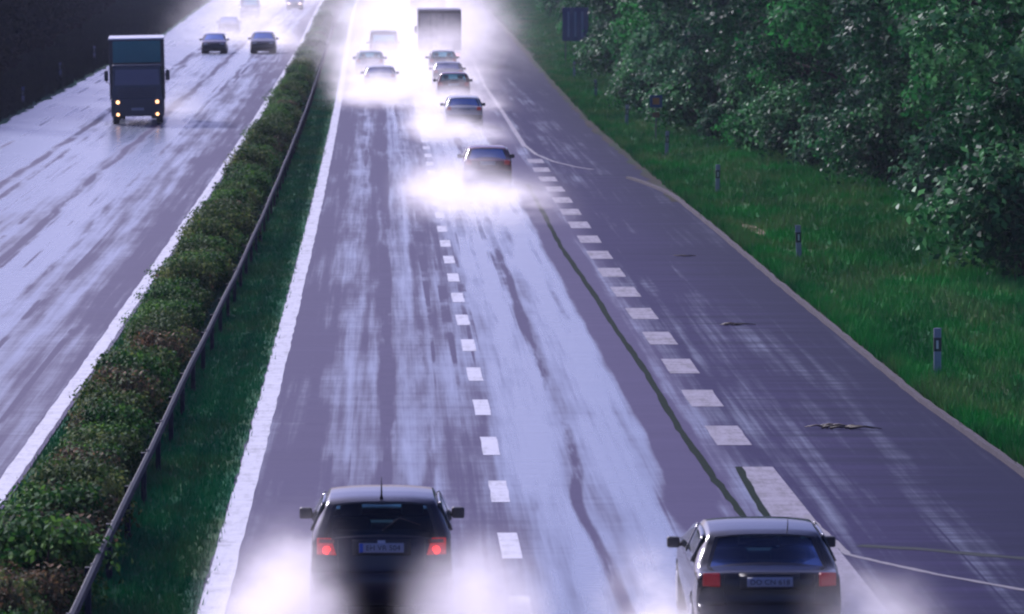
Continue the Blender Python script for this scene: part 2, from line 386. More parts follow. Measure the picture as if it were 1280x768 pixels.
# ---------------------------------------------------------------- grass
def blades(name, X, Y, hmin, hmax, wd, m, per=5, tone=None):
    n = len(X)*per
    bx = np.repeat(X, per)+rng.normal(0, .05, n); by = np.repeat(Y, per)+rng.normal(0, .06, n)
    a = rng.uniform(0, 2*np.pi, n); h = rng.uniform(hmin, hmax, n); lean = rng.uniform(0, .7, n)*h
    l = rng.uniform(0, 2*np.pi, n); ww = wd*rng.uniform(.6, 1.3, n)
    V = np.empty((n, 3, 3))
    V[:, 0] = np.stack([bx-np.cos(a)*ww, by-np.sin(a)*ww, np.full(n, -.02)], 1)
    V[:, 1] = np.stack([bx+np.cos(a)*ww, by+np.sin(a)*ww, np.full(n, -.02)], 1)
    V[:, 2] = np.stack([bx+np.cos(l)*lean, by+np.sin(l)*lean, h], 1)
    t = np.repeat(rng.uniform(0, 1, len(X))*.6, per)+rng.uniform(0, .4, n)
    o = np_mesh(name, V.reshape(-1, 3), np.arange(n*3).reshape(-1, 3), m, vcol=np.repeat(t, 3), tri=True)
    return tag(o, kind='stuff')
def scatter(n, y0, y1, lo, hi, pw=1.0):
    u = rng.uniform(0, 1, n); Y = y0*(y1/y0)**u if pw else y0+(y1-y0)*u       # denser near the camera
    t = rng.uniform(0, 1, n)
    L = np.array([LX(y) for y in Y]); a = np.array([lo(y) for y in Y]); b = np.array([hi(y) for y in Y])
    return L+a+(b-a)*t, Y
X, Y = scatter(62000, 66, 640, lambda y: EDGE(y)+.25, lambda y: EDGE(y)+8.5)
o = blades('verge_grass', X, Y, .07, .26, .015, VERGE_B)
tag(o, 'bright green rough grass on the verge right of the road', 'grass')
X, Y = scatter(5000, 66, 300, lambda y: EDGE(y)+.18, lambda y: EDGE(y)+.7)
o = blades('kerbside_grass', X, Y, .10, .32, .014, VERGE_B, per=7)
tag(o, 'long grass tufts hanging over the right kerb', 'grass')
X, Y = scatter(26000, 48, 420, lambda y: -1.5, lambda y: -.2)
o = blades('median_strip_grass', X, Y, .04, .13, .012, MED_B)
tag(o, 'dark green short grass between guardrail and white edge line', 'grass')
X, Y = scatter(9000, 48, 420, lambda y: L2(y)-.0, lambda y: L2(y)+.5)
X += .28
o = blades('hedge_foot_grass', X, Y, .05, .14, .012, MED_B)
tag(o, 'dark grass along the foot of the median hedge', 'grass')
X, Y = scatter(30000, 170, 640, lambda y: LEDGE(y)-12, lambda y: LEDGE(y)-.1)
o = blades('left_verge_grass', X, Y, .12, .4, .03, BANK)
tag(o, 'dark grass bank left of the far carriageway', 'grass')

# ---------------------------------------------------------------- foliage
def leaf_cloud(C, N, size, V3=None, up=.35, flat=1.0, lo=.55, hi=1.08):
    """C: clump list (centre, radius, tone); returns leaf quads"""
    cen = np.array([c[0] for c in C]); rad = np.array([c[1] for c in C]); tn = np.array([c[2] for c in C])
    wgt = rad**2/np.sum(rad**2); idx = rng.choice(len(C), N, p=wgt)
    d = rng.normal(0, 1, (N, 3)); d /= np.linalg.norm(d, axis=1)[:, None]
    d[:, 2] = np.abs(d[:, 2])*np.where(rng.uniform(0, 1, N) < .72, 1, -1)
    r = rad[idx]*rng.uniform(lo, hi, N)
    p = cen[idx]+d*r[:, None]*np.array([1, 1, .72*flat])
    nrm = d*.8+rng.normal(0, .55, (N, 3))+np.array([0, 0, up]); nrm /= np.linalg.norm(nrm, axis=1)[:, None]
    t = np.cross(nrm, rng.normal(0, 1, (N, 3))); t /= np.linalg.norm(t, axis=1)[:, None]+1e-9
    b = np.cross(nrm, t); s = size*rng.uniform(.6, 1.35, N)[:, None]
    V = np.empty((N, 4, 3)); fold = nrm*s*.18
    V[:, 0] = p-t*s; V[:, 1] = p+b*s*.55+fold; V[:, 2] = p+t*s*1.05; V[:, 3] = p-b*s*.55+fold
    tone = np.clip(tn[idx]*.6+rng.uniform(0, 1, N)**1.6*.55, 0, 1)
    return V.reshape(-1, 3), np.arange(N*4).reshape(-1, 4), np.repeat(tone, 4)
def broad_tree(name, h, rad, zlow, leafm, N, size, lab, nclump=70):
    root = empty(name)
    C = []
    for i in range(nclump):
        f = (i+.5)/nclump; z = zlow+.4+(h-zlow-1)*f
        env = rad*(math.sin(math.pi*min(1, .20+.80*((z-zlow)/(h-zlow))))**.55)*random.uniform(.80, 1.12)
        a = i*2.39996+random.uniform(-.4, .4); rr = env*random.choice((1, 1, .93, .6))
        C.append(((math.cos(a)*rr, math.sin(a)*rr, z+random.uniform(-.4, .4)), random.uniform(.55, 1.25), random.uniform(0, 1)))
    V, F, T = leaf_cloud(C, N, size)
    np_mesh('crown', V, F, leafm, root, vcol=T)
    pts = [(0, 0, -.1), (.05, .02, h*.2), (-.08, .1, h*.45), (.1, -.05, h*.7), (0, 0, h*.92)]
    v, f = tube_mesh(pts, [.26, .22, .17, .10, .03], 9)
    tr = mesh_obj('trunk', v, f, BARK, root)
    for k in range(7):
        z = h*(.18+.09*k); a = k*2.4; rr = rad*.75
        v, f = tube_mesh([(0, 0, z), (math.cos(a)*rr*.5, math.sin(a)*rr*.5, z+.7), (math.cos(a)*rr, math.sin(a)*rr, z+1.1)], [.09, .06, .02], 6)
        mesh_obj('limb', v, f, BARK, tr)
    return root
def fir(name, h, rad, N):
    root = empty(name); C = []
    for i in range(90):
        f = i/90; z = .6+(h-.8)*f; a = i*2.39996; rr = rad*(1-f)**.85*random.uniform(.5, 1)
        C.append(((math.cos(a)*rr, math.sin(a)*rr, z), .28+.75*(1-f), random.uniform(0, 1)))
    V, F, T = leaf_cloud(C, N, .20, up=.0, flat=.6)
    np_mesh('crown', V, F, NEEDLE, root, vcol=T)
    v, f = tube_mesh([(0, 0, -.1), (0, 0, h*.5), (0, 0, h*.97)], [.2, .13, .02], 8)
    mesh_obj('trunk', v, f, BARK, root)
    return root
def place(proto, x, y, rz, s, first):
    o = proto if first else copy_tree(proto)
    o.location = (x, y, 0); o.rotation_euler = (0, 0, rz); o.scale = (s, s, s*random.uniform(.94, 1.08)) if s != 1 else (1, 1, 1)
    return o
protos = [broad_tree('broadleaf_tree', 12.5, 3.9, .2, LEAF, 30000, .105, None, 95),
          broad_tree('broadleaf_tree', 11.5, 3.6, .6, LEAF_G, 24000, .115, None, 80),
          broad_tree('broadleaf_tree', 13.0, 4.2, .3, LEAF, 28000, .12, None, 85),
          broad_tree('broadleaf_tree', 9.5, 3.2, .2, LEAF_H, 20000, .11, None, 70)]
near_tree = broad_tree('broadleaf_tree', 12.5, 3.7, .1, LEAF_H, 34000, .108, None, 75)
near_tree.location = (13.9, 112.5, 0); near_tree.rotation_euler = (0, 0, 1.0)
tag(near_tree, 'nearest tree at the right edge, bright glossy leaves hanging down to the grass', 'tree')
used = [0]*4
front = [  # y, offset from the edge line of the crown's roadside face, prototype
 (121, 17.6, 2), (128.5, 19.3, 0), (136, 19.0, 1), (143, 17.4, 0), (150, 17.5, 3), (157, 17.2, 1), (165, 16.6, 2), (172, 15.6, 0), (179, 14.9, 3), (187, 14.2, 1),
 (195, 14.0, 2), (203, 13.7, 1), (211, 13.5, 1), (219, 13.6, 0), (228, 13.8, 3), (237, 14.0, 2), (247, 14.2, 0), (257, 14.3, 3), (268, 14.5, 1), (280, 15.2, 3),
 (293, 16.1, 0), (306, 16.2, 2), (320, 16.3, 3), (335, 16.4, 1), (352, 16.5, 0), (370, 16.6, 2), (390, 16.8, 3), (412, 17, 1), (436, 17.4, 0), (465, 18, 2), (498, 19, 1), (535, 20, 0), (580, 21, 2)]
TL = {121: 'dark leafy tree just behind the nearest bright tree at the right edge',
      128.5: 'deeply shaded tree in the hollow left of the nearest tree',
      136: 'shaded tree with grey-green boughs low over the verge grass',
      203: 'pale grey-leaved tree right behind the small orange and blue sign',
      211: 'grey-green tree leaning toward the road just past the small sign',
      280: 'light green tree right beside the blue countdown board'}
for y, off, k in front:
    s = random.uniform(.92, 1.1)
    rad = (3.9, 3.6, 4.2, 3.2)[k]*s
    o = place(protos[k], LX(y)+off+rad*1.0, y, random.uniform(0, 6.28), s, used[k] == 0); used[k] = 1
    if y in TL: tag(o, TL[y], 'tree')
    else: tag(o, 'leafy broadleaf tree in the front row of the wood right of the road', 'tree', 'front trees of the right wood')
for i in range(26):
    y = 119*(1.068**i); k = i % 3
    if y > 620: break
    o = copy_tree(protos[k]); s = random.uniform(1.05, 1.3)
    o.location = (LX(y)+np.interp(y, [110, 150, 200, 600], [27.5, 27, 23, 29])+random.uniform(-1, 1), y, 0); o.rotation_euler = (0, 0, random.uniform(0, 6.28)); o.scale = (s, s, s)
    tag(o, 'tall dark tree deeper in the wood right of the road', 'tree', 'rear trees of the right wood')
# low bushes at the wood's foot
def bush(name, w_, h, N, leafm, size, ncl=22, loose=False):
    root = empty(name); C = []
    for i in range(ncl):
        a = random.uniform(0, 6.28); rr = w_*math.sqrt(random.random())*.8
        C.append(((math.cos(a)*rr, math.sin(a)*rr, h*random.uniform(.2, 1.0)), random.uniform(.16, .40)*h, random.uniform(0, 1)))
    V, F, T = leaf_cloud(C, N, size, lo=.3 if loose else .55, hi=1.75 if loose else 1.08)
    V[:, 2] = np.maximum(V[:, 2], -.02)
    np_mesh('foliage', V, F, leafm, root, vcol=T)
    vs = []; fs = []
    for k in range(5):
        a = random.uniform(0, 6.28)
        v, f = tube_mesh([(0, 0, -.05), (math.cos(a)*w_*.3, math.sin(a)*w_*.3, h*.45), (math.cos(a)*w_*.6, math.sin(a)*w_*.6, h*.85)], [.03, .02, .008], 5)
        b0 = len(vs); vs += v; fs += [tuple(q+b0 for q in t) for t in f]
    mesh_obj('stems', vs, fs, BARK, root)
    return root
ub = [bush('bush', 1.7, 2.3, 8000, LEAF_H, .10, 30, True), bush('bush', 1.4, 1.9, 6500, LEAF, .095, 26, True), bush('bush', 1.3, 1.5, 5000, LEAF_G, .09, 24, True)]
ubu = [0]*3
for i, (y, off) in enumerate([(109.6, 16.3), (110.4, 18.6), (141, 18.3), (150, 17.3), (156, 17.2), (160, 16.6), (167, 16.2), (173, 15.2), (180, 14.6), (188, 14.0), (196, 13.9), (205, 13.6), (213, 13.5), (226, 13.9), (240, 14.2), (254, 14.4), (268, 14.7), (285, 15.3)]):
    k = i % 3
    o = place(ub[k], LX(y)+off+.5, y, random.uniform(0, 6.28), random.uniform(.8, 1.15), ubu[k] == 0); ubu[k] = 1
    if i == 0: tag(o, 'low bush at the foot of the nearest bright tree', 'bush')
    else: tag(o, 'low bush at the foot of the wood right of the road', 'bush', 'bushes along the right wood')
# dark firs, left of the far carriageway
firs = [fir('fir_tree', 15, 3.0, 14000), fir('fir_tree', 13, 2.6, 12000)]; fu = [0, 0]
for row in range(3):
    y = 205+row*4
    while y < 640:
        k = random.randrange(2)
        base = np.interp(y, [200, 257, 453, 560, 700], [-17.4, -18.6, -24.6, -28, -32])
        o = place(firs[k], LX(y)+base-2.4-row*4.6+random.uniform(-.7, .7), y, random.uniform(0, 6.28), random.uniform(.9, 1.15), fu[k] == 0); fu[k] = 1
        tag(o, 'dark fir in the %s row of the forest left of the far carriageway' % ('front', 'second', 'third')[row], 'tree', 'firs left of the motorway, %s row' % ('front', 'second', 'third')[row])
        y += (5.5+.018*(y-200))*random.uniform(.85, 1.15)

# ---------------------------------------------------------------- the median hedge: one shrub after another
hp = [bush('shrub', .60, .74, 6000, BUSH_G, .040, 26, True), bush('shrub', .56, .68, 5500, BUSH_B, .038, 24, True), bush('shrub', .62, .76, 6000, BUSH_Y, .040, 26, True), bush('shrub', .58, .66, 6000, BUSH_Y, .036, 24, True)]
hu = [0]*4; y = 44.0; i = 0
kinds = ('green', 'russet brown', 'olive green', 'small-leaved olive')
while y < 560:
    near = y < 250
    k = random.choice((0, 0, 0, 1, 2, 2, 3, 3)); s = random.uniform(.88, 1.15)
    if i == 13: k, s = 0, 1.4
    if i in (11, 12, 15, 16, 17): k = 1
    st = .92 if near else 2.3
    o = hp[k] if not hu[k] else copy_tree(hp[k]); hu[k] = 1
    mid = -2.15
    o.location = (LX(y)+mid+random.uniform(-.16, .16), y, 0); o.rotation_euler = (0, 0, random.uniform(0, 6.28))
    sx = s*.88*(1 if near else 1.12); o.scale = (sx*random.uniform(.85, 1.1), sx*1.7 if near else sx*2.1, s*random.choice((.8, .9, .95, .95, 1.15)))
    o.rotation_euler = (0, 0, head(y)+random.choice((0, math.pi)))
    if i == 13: tag(o, 'tall bright green shrub bulging over the guardrail, near the bottom left', 'shrub')
    else: tag(o, '%s shrub in the %s part of the median hedge' % (kinds[k], 'near' if y < 100 else 'middle' if near else 'far'), 'shrub',
              '%s shrubs of the median hedge, %s part' % (kinds[k], 'near' if y < 100 else 'middle' if near else 'far'))
    if not near: o.name = 'shrub'
    y += st*random.uniform(.85, 1.15)*(1 if y < 140 else 1.25); i += 1

# ---------------------------------------------------------------- guardrail
STEEL = plain('weathered_steel', (.016, .020, .036), .7, 0, var=.6, spec=.2)
rail = empty('guardrail', P(40, -1.36), 0)
tag(rail, 'dark steel guardrail running along the median hedge beside the grass strip', 'guardrail')
def RO(y): return float(np.interp(y, [0, 60, 80, 100, 125, 200, 600], [-1.36, -1.36, -1.34, -1.26, -1.22, -1.2, -1.6]))
prof_ = [(0, .63), (.035, .64), (.035, .66), (.0, .675), (.0, .69), (.035, .705), (.035, .735), (0, .75), (-.01, .745)]
V = []; F = []; ys = [40+2*i for i in range(200)]
for i, yy in enumerate(ys):
    for px_, pz in prof_:
        p = P(yy, RO(yy)+px_+.06, pz); V.append((p[0]-rail.location.x, p[1]-rail.location.y, p[2]+.012*math.sin(yy*.35)))
    if i:
        q = i*len(prof_)
        for k in range(len(prof_)-1): F.append((q-len(prof_)+k, q-len(prof_)+k+1, q+k+1, q+k))
o = mesh_obj('rail_beam', V, F, STEEL, rail, smooth=False); sm = o.modifiers.new('s', 'SOLIDIFY'); sm.thickness = .006
pm = None
for i in range(97):
    yy = 42+4*i
    p = P(yy, RO(yy))
    if pm is None:
        bm = bmesh.new(); add_box(bm, -.035, .035, -.05, .05, -.05, .72); add_box(bm, .03, .065, -.06, .06, .64, .76)
        pm = bm_obj('rail_post', bm, STEEL, rail, bevel=.005); q = pm
    else:
        q = pm.copy(); COL.objects.link(q)
    q.location = (p[0]-rail.location.x, p[1]-rail.location.y, 0)

# ---------------------------------------------------------------- marker posts and signs
WHITE = plain('post_white', (.20, .20, .28), .45, var=.15); BLACK = plain('post_black', (.02, .02, .028), .5)
REFL = plain('reflector', (.5, .5, .5), .2)
def delineator(h=.86):
    root = empty('marker_post')
    def sect(z0, z1, m, name, e=0):
        bm = bmesh.new()
        V = []
        for z in (z0, z1):
            V.append([bm.verts.new((x*(1+e), y*(1+e), z)) for x, y in ((-.06, -.05), (.06, -.05), (.07, -.02), (0, .07), (-.07, -.02))])
        n = 5
        for k in range(n): bm.faces.new((V[0][k], V[0][(k+1) % n], V[1][(k+1) % n], V[1][k]))
        bm.faces.new(V[1]); bm.faces.new(list(reversed(V[0])))
        return bm_obj(name, bm, m, root, bevel=.006)
    sect(-.05, h, WHITE, 'post_body')
    b = sect(h-.42, h-.17, BLACK, 'black_band', .06)
    bm = bmesh.new(); add_box(bm, -.02, .02, -.062, -.054, h-.37, h-.22); bm_obj('reflector', bm, REFL, b)
    return root
mp = delineator()
post_lab = ['nearest white marker post with a black band in the right verge grass', 'second marker post from the bottom right, beside the bare earth patch', 'third marker post up the right verge, level with the kerb bend',
            'small dark marker post just nearer than the orange sign', 'marker post in the grass just left of the orange sign', 'far marker post on the right verge below the blue board', 'farthest marker post on the right verge, nearest the blue board']
for i, (y, off) in enumerate([(85.2, 11.94), (115.3, 12.05), (145.5, 12.20), (170.1, 12.13), (196.2, 12.08), (229.5, 12.4), (262.6, 12.8)]):
    o = mp if i == 0 else copy_tree(mp)
    o.location = P(y, off); o.rotation_euler = (R(random.uniform(-2, 2)), R(random.uniform(-3, 3)), random.uniform(-.3, .3))
    tag(o, post_lab[i], 'marker post', 'marker posts right of the road')
ll = ['nearest marker post on the dark bank at the left edge', 'middle marker post on the dark bank left of the oncoming lorry', 'marker post on the dark bank just left of the oncoming lorry']
for i, (y, off) in enumerate([(218.9, -14.48), (259.7, -15.4), (297.1, -15.67)]):
    o = copy_tree(mp); o.location = P(y, off); o.scale = (1, 1, 1); tag(o, ll[i], 'marker post', 'marker posts left of the road')
BLUE = plain('sign_blue', (.035, .05, .16), .45); STRIPE = plain('sign_stripe', (.22, .24, .38), .45); ORANGE = plain('sign_orange', (.42, .13, .02), .5)
RUST = plain('sign_rust', (.16, .06, .03), .6); POLE = plain('pole_grey', (.12, .12, .13), .5, .4)
s1 = empty('road_sign', P(181.9, 12.45))
tag(s1, 'small blue sign with an orange centre on a thin pole in front of the trees', 'road sign')
cyl('pole', (0, 0, .8), .028, 1.7, 'Z', POLE, s1)
b = box('sign_panel', -.24, .24, -.045, -.03, 1.27, 1.74, BLUE, s1, bevel=.004)
box('orange_panel', -.13, .13, -.053, -.047, 1.38, 1.64, ORANGE, b, bevel=0)
box('lower_plate', -.14, .14, -.045, -.03, .88, 1.08, RUST, s1, bevel=.004)
s2 = empty('countdown_board', P(291.6, 14.12))
tag(s2, 'dark blue countdown board with three pale stripes beside the light green tree', 'road sign')
for s in (-.6, .6): cyl('leg', (s, 0, .75), .04, 1.6, 'Z', POLE, s2)
b = box('sign_panel', -.79, .79, -.07, -.045, 1.3, 3.35, BLUE, s2, bevel=.01)
for k in range(3):
    bm = bmesh.new(); vv = add_box(bm, -.06, .06, -.078, -.0735, 1.55, 3.1)
    o = bm_obj('stripe', bm, STRIPE, b); o.location = (-.42+.42*k, 0, 0)
# small litter on the hard shoulder, and the bare patch
TWIG = plain('wet_bark_litter', (.09, .06, .04), .6, var=.4)
def litter(y, off, s, lab, seed):
    r = random.Random(seed); V = []; F = []
    for k in range(9):
        a = r.uniform(-.5, .5)+(math.pi if k % 2 else 0); L = r.uniform(.2, .55)*s; x0 = r.uniform(-.25, .25)*s; y0 = r.uniform(-.2, .2)*s
        v, f = tube_mesh([(x0, y0, .015), (x0+math.cos(a)*L*.5, y0+math.sin(a)*L*.5, .05*s), (x0+math.cos(a)*L, y0+math.sin(a)*L*1.2, .02)], [.022*s, .016*s, .006], 5)
        b0 = len(V); V += v; F += [tuple(q+b0 for q in t) for t in f]
    o = mesh_obj('fallen_twigs', V, F, TWIG); o.location = P(y, off, .024)
    tag(o, lab, 'twigs')
litter(76, 9.25, 1.0, 'nearest brown heap of fallen twigs on the wet right lane', 1)
litter(96, 9.02, .75, 'middle one of the fallen twig heaps on the right lane', 2)
litter(116.4, 9.32, .55, 'farthest and smallest heap of twigs on the right lane', 3)
V = []; F = []
V = [P(127, 11.75, .03)]+[P(127+math.sin(a*.524)*3.2*random.uniform(.7, 1.2), 11.75+math.cos(a*.524)*.42*random.uniform(.7, 1.2), .012) for a in range(12)]
F = [(0, 1+k, 1+(k+1) % 12) for k in range(12)]
EARTH = plain('bare_earth', (.26, .17, .10), .9, var=.4)
o = mesh_obj('bare_earth_patch', V, F, EARTH); o['kind'] = 'structure'
# ---------------------------------------------------------------- vehicles
def glass_mat(name, tintc, dens=.0):
    m, nt, b, o = newmat(name)
    nt.nodes.remove(b)
    tr = NODE(nt, 'ShaderNodeBsdfTransparent'); tr.inputs[0].default_value = (*tintc, 1)
    gl = NODE(nt, 'ShaderNodeBsdfGlossy'); gl.inputs['Roughness'].default_value = .06; gl.inputs[0].default_value = (.30, .38, .55, 1)
    fr = NODE(nt, 'ShaderNodeFresnel'); fr.inputs[0].default_value = 1.33
    mx = NODE(nt, 'ShaderNodeMixShader'); nt.links.new(fr.outputs[0], mx.inputs[0]); nt.links.new(tr.outputs[0], mx.inputs[1]); nt.links.new(gl.outputs[0], mx.inputs[2])
    nt.links.new(mx.outputs[0], o.inputs[0]); return m
GLASS = glass_mat('tinted_glass', (.38, .62, .70))
SIDEG = plain('dark_side_glass', (.012, .02, .024), .08, var=0, spec=.6)
RUBBER = plain('tyre_rubber', (.018, .018, .02), .75); RIM = plain('rim_alloy', (.35, .35, .38), .35, .8)
TRIM = plain('black_trim', (.012, .012, .015), .45); SEAT = plain('seat_fabric', (.03, .03, .04), .9)
SKIN = plain('driver_clothes', (.05, .045, .06), .9)
PLATE = plain('plate_white', (.22, .23, .28), .4, var=.05); PBLUE = plain('plate_blue', (.01, .06, .35), .4); INK = plain('plate_ink', (.02, .02, .03), .5)
RED_ON = plain('tail_lamp_lit', (.5, .01, .01), .2, emis=(1, .03, .02), es=1.6, var=0); RED = plain('tail_lamp', (.11, .003, .006), .35, emis=(1, .02, .02), es=.08, var=.1)
LAMPW = plain('lamp_glass', (.5, .5, .52), .12, var=.05); AMBER = plain('amber_lens', (.45, .12, .02), .2)
LIT = plain('headlamp_lit', (.9, .7, .5), .2, emis=(1, .50, .22), es=3.0, var=0)
LITP = plain('headlamp_lit_cool', (.9, .8, .8), .2, emis=(1, .72, .68), es=5, var=0)
LAMPRED = plain('tail_lamp_bright', (.5, .01, .01), .2, emis=(1, .02, .02), es=2.2, var=0)
def paint(name, c): return plain(name, c, .45, 0, coat=.75, var=.05, spec=.05)

HATCH = dict(L=3.95, hw=.82, side=[(.10, .22), (.03, .28), (.0, .40), (.0, .50), (.04, .56), (.055, .66), (.075, .80), (.10, .92)], bl=(.13, .965), tr=(.50, 1.335),
             top=[(.58, 1.362), (.72, 1.380), (1.0, 1.398), (1.4, 1.402), (1.75, 1.388)], wt=(2.0, 1.34), wb=(2.78, .985),
             nose=[(3.06, .955), (3.35, .90), (3.62, .84), (3.80, .77), (3.88, .66), (3.93, .52), (3.95, .40), (3.93, .29), (3.86, .22)], win=[(.62, 1.50), (1.58, 2.72)], wheels=(.68, 3.2))
SEDAN = dict(L=4.4, hw=.83, side=[(.12, .22), (.03, .28), (.0, .40), (.0, .54), (.05, .60), (.06, .72), (.075, .88), (.11, .945), (.22, .97), (.42, .985)], bl=(.50, 1.0), tr=(.88, 1.315),
             top=[(1.0, 1.350), (1.26, 1.370), (1.5, 1.382), (1.8, 1.384), (2.1, 1.368)], wt=(2.35, 1.32), wb=(3.15, .975),
             nose=[(3.48, .945), (3.8, .89), (4.08, .83), (4.25, .75), (4.33, .65), (4.38, .52), (4.4, .40), (4.38, .29), (4.31, .22)], win=[(1.0, 1.85), (1.93, 3.1)], wheels=(.85, 3.58))
VAN = dict(L=4.7, hw=.88, side=[(.10, .25), (.02, .32), (.0, .45), (.0, .58), (.03, .66), (.04, .9), (.05, 1.05)], bl=(.07, 1.10), tr=(.16, 1.66),
           top=[(.22, 1.80), (.36, 1.87), (.9, 1.90), (2.0, 1.91), (3.0, 1.88)], wt=(3.25, 1.80), wb=(4.0, 1.12),
           nose=[(4.1, 1.07), (4.4, .98), (4.58, .88), (4.66, .70), (4.70, .52), (4.70, .40), (4.68, .31), (4.6, .25)], win=[(.5, 1.8), (1.95, 3.5)], wheels=(.85, 3.85))
def make_car(name, S, col, far=False, lit_tail=False, head=None, plate=None, sx=1.0, bright_tail=False):
    root = empty(name); L = S['L']; HW = S['hw']; belt = S['wb'][1]-.02; topz = max(p[1] for p in S['top']); tw = .74 if S is not VAN else .86
    y0c = L/2
    def W(y, z):
        if z < .55: w_ = HW*(.955+.045*max(0, (z-.22))/.33)
        elif z < belt: w_ = HW*(1-.03*(z-.55)/(belt-.55))
        else: w_ = HW*(.97-(.97-tw)*((z-belt)/(topz-belt)))
        e = max(0, 1-y/.5); w_ *= 1-.07*e*e
        e = max(0, 1-(L-y)/.7); w_ *= 1-.13*e*e
        return w_
    key = [(.35, .22)]+S['side']+[S['bl'], S['tr']]+S['top']+[S['wt'], S['wb']]+S['nose']+[(L-.35, .22)]
    N = []; idx = {}
    for i, p in enumerate(key):
        if i:
            a = key[i-1]; n = max(1, int(math.dist(a, p)/(.075 if not far else .14)))
            for k in range(1, n): N.append((a[0]+(p[0]-a[0])*k/n, a[1]+(p[1]-a[1])*k/n))
        idx[p] = len(N); N.append(p)
    T = [-1, -.975, -.94, -.88, -.6, -.3, 0, .3, .6, .88, .94, .975, 1]; nT = len(T)
    def shell(i, t, off=0):
        y, z = N[i]; a = N[max(0, i-1)]; b = N[min(len(N)-1, i+1)]
        ty, tz = b[0]-a[0], b[1]-a[1]; l = math.hypot(ty, tz) or 1; ny, nz = -tz/l, ty/l      # outward normal
        am = (.035+.085*abs(ny))*abs(t)**3.2
        return Vector((t*W(y, z), y-y0c-ny*am*1.0+ny*off, z-nz*am*.9+nz*off))
    V = []; F = []; 
    for i in range(len(N)):
        for t in T: V.append(shell(i, t))
    holes = [(idx[S['bl']], idx[S['tr']]), (idx[S['wt']], idx[S['wb']])]
    def inhole(i, k):
        return any(a <= i < b for a, b in holes) and 3 <= k < nT-4
    for i in range(len(N)-1):
        for k in range(nT-1):
            if inhole(i, k): continue
            q = i*nT+k; F.append((q, q+nT, q+nT+1, q+1))
    # sides
    rows = 6
    for s, k0 in ((-1, 0), (1, nT-1)):
        grid = []
        for i, (y, z) in enumerate(N):
            ys = min(max(y, .35), L-.35); e = shell(i, s); col_ = [i*nT+k0]
            for r in range(1, rows+1):
                f = (r/rows)**.8; py = (e.y+y0c)+(ys-e.y-y0c)*f; pz = e.z+(.68-e.z)*f
                bul = .012*min(1, r)
                col_.append(len(V)); V.append(Vector((s*(W(py, pz)+(bul if 0 < r else 0)), py-y0c, pz)))
            zb = .22
            for yc in S['wheels']:
                dd = .345**2-(ys-yc)**2
                if dd > 0: zb = max(zb, .30+math.sqrt(dd))
            zb = min(zb, .655)
            for r in range(1, 4):
                pz = .68+(zb-.68)*r/3
                col_.append(len(V)); V.append(Vector((s*(W(ys, pz)+.012), ys-y0c, pz)))
            grid.append(col_)
        for a, b in zip(grid[:-1], grid[1:]):
            for r in range(len(a)-1):
                f = (a[r], a[r+1], b[r+1], b[r]); F.append(f if s < 0 else f[::-1])
    body = mesh_obj('body', V, F, col, root)
    bm = bmesh.new(); bm.from_mesh(body.data); bmesh.ops.remove_doubles(bm, verts=bm.verts, dist=.0008); bmesh.ops.recalc_face_normals(bm, faces=bm.faces)
    bm.to_mesh(body.data); bm.free(); body.data.polygons.foreach_set('use_smooth', [True]*len(body.data.polygons))
    # glazing front and rear with a black surround
    for nm, (a, b) in zip(('rear_window', 'windscreen'), holes):
        for part, cols_, off, mat_ in (('glass', range(3, nT-3), -.008, GLASS),):
            VV = [shell(i, T[k], off) for i in range(a, b+1) for k in cols_]; c = len(list(cols_))
            FF = [(r*c+k, (r+1)*c+k, (r+1)*c+k+1, r*c+k+1) for r in range(b-a) for k in range(c-1)]
            gl = mesh_obj(nm, VV, FF, mat_, root)
        # surround: a narrow ring
        ring = []; RF = []
        loop = [(i, T[3]) for i in range(a, b+1)]+[(b, T[k]) for k in range(4, nT-3)]+[(i, T[nT-4]) for i in range(b-1, a-1, -1)]+[(a, T[k]) for k in range(nT-5, 3, -1)]
        cen = sum((shell(i, t) for i, t in loop), Vector())/len(loop)
        for i, t in loop:
            p = shell(i, t, .003); q = p+(cen-p)*(.085 if abs(t) > .8 else .12); q = shell(i, t, .003)+(cen-p).normalized()*.045
            ring += [p, q]
        m_ = len(loop)
        for k in range(m_): RF.append((2*k, 2*k+1, 2*((k+1) % m_)+1, 2*((k+1) % m_)))
        mesh_obj('window_seal', ring, RF, TRIM, gl)
    # side windows, proud of the flank
    for s in (-1, 1):
        for a, b in S['win']:
            def tz(y):
                for p, q in zip(key[:-1], key[1:]):
                    if p[0] <= y <= q[0] and p[1] > .9 and q[1] > .9: return p[1]+(q[1]-p[1])*(y-p[0])/(q[0]-p[0]+1e-9)
                return topz
            VV = []; n = 8; rr = 4
            for i in range(n+1):
                y = a+(b-a)*i/n; zt = max(belt+.03, tz(y)-.075)
                for r in range(rr+1):
                    z = belt+.015+(zt-belt-.015)*r/rr
                    VV.append(Vector((s*(W(y, z)+.030-.006*r/rr), y-y0c, z)))
            FF = [(i*(rr+1)+r, (i+1)*(rr+1)+r, (i+1)*(rr+1)+r+1, i*(rr+1)+r+1) for i in range(n) for r in range(rr)]
            o = mesh_obj('side_window', VV, FF, SIDEG, root); md = o.modifiers.new('s', 'SOLIDIFY'); md.thickness = .03; md.offset = 0
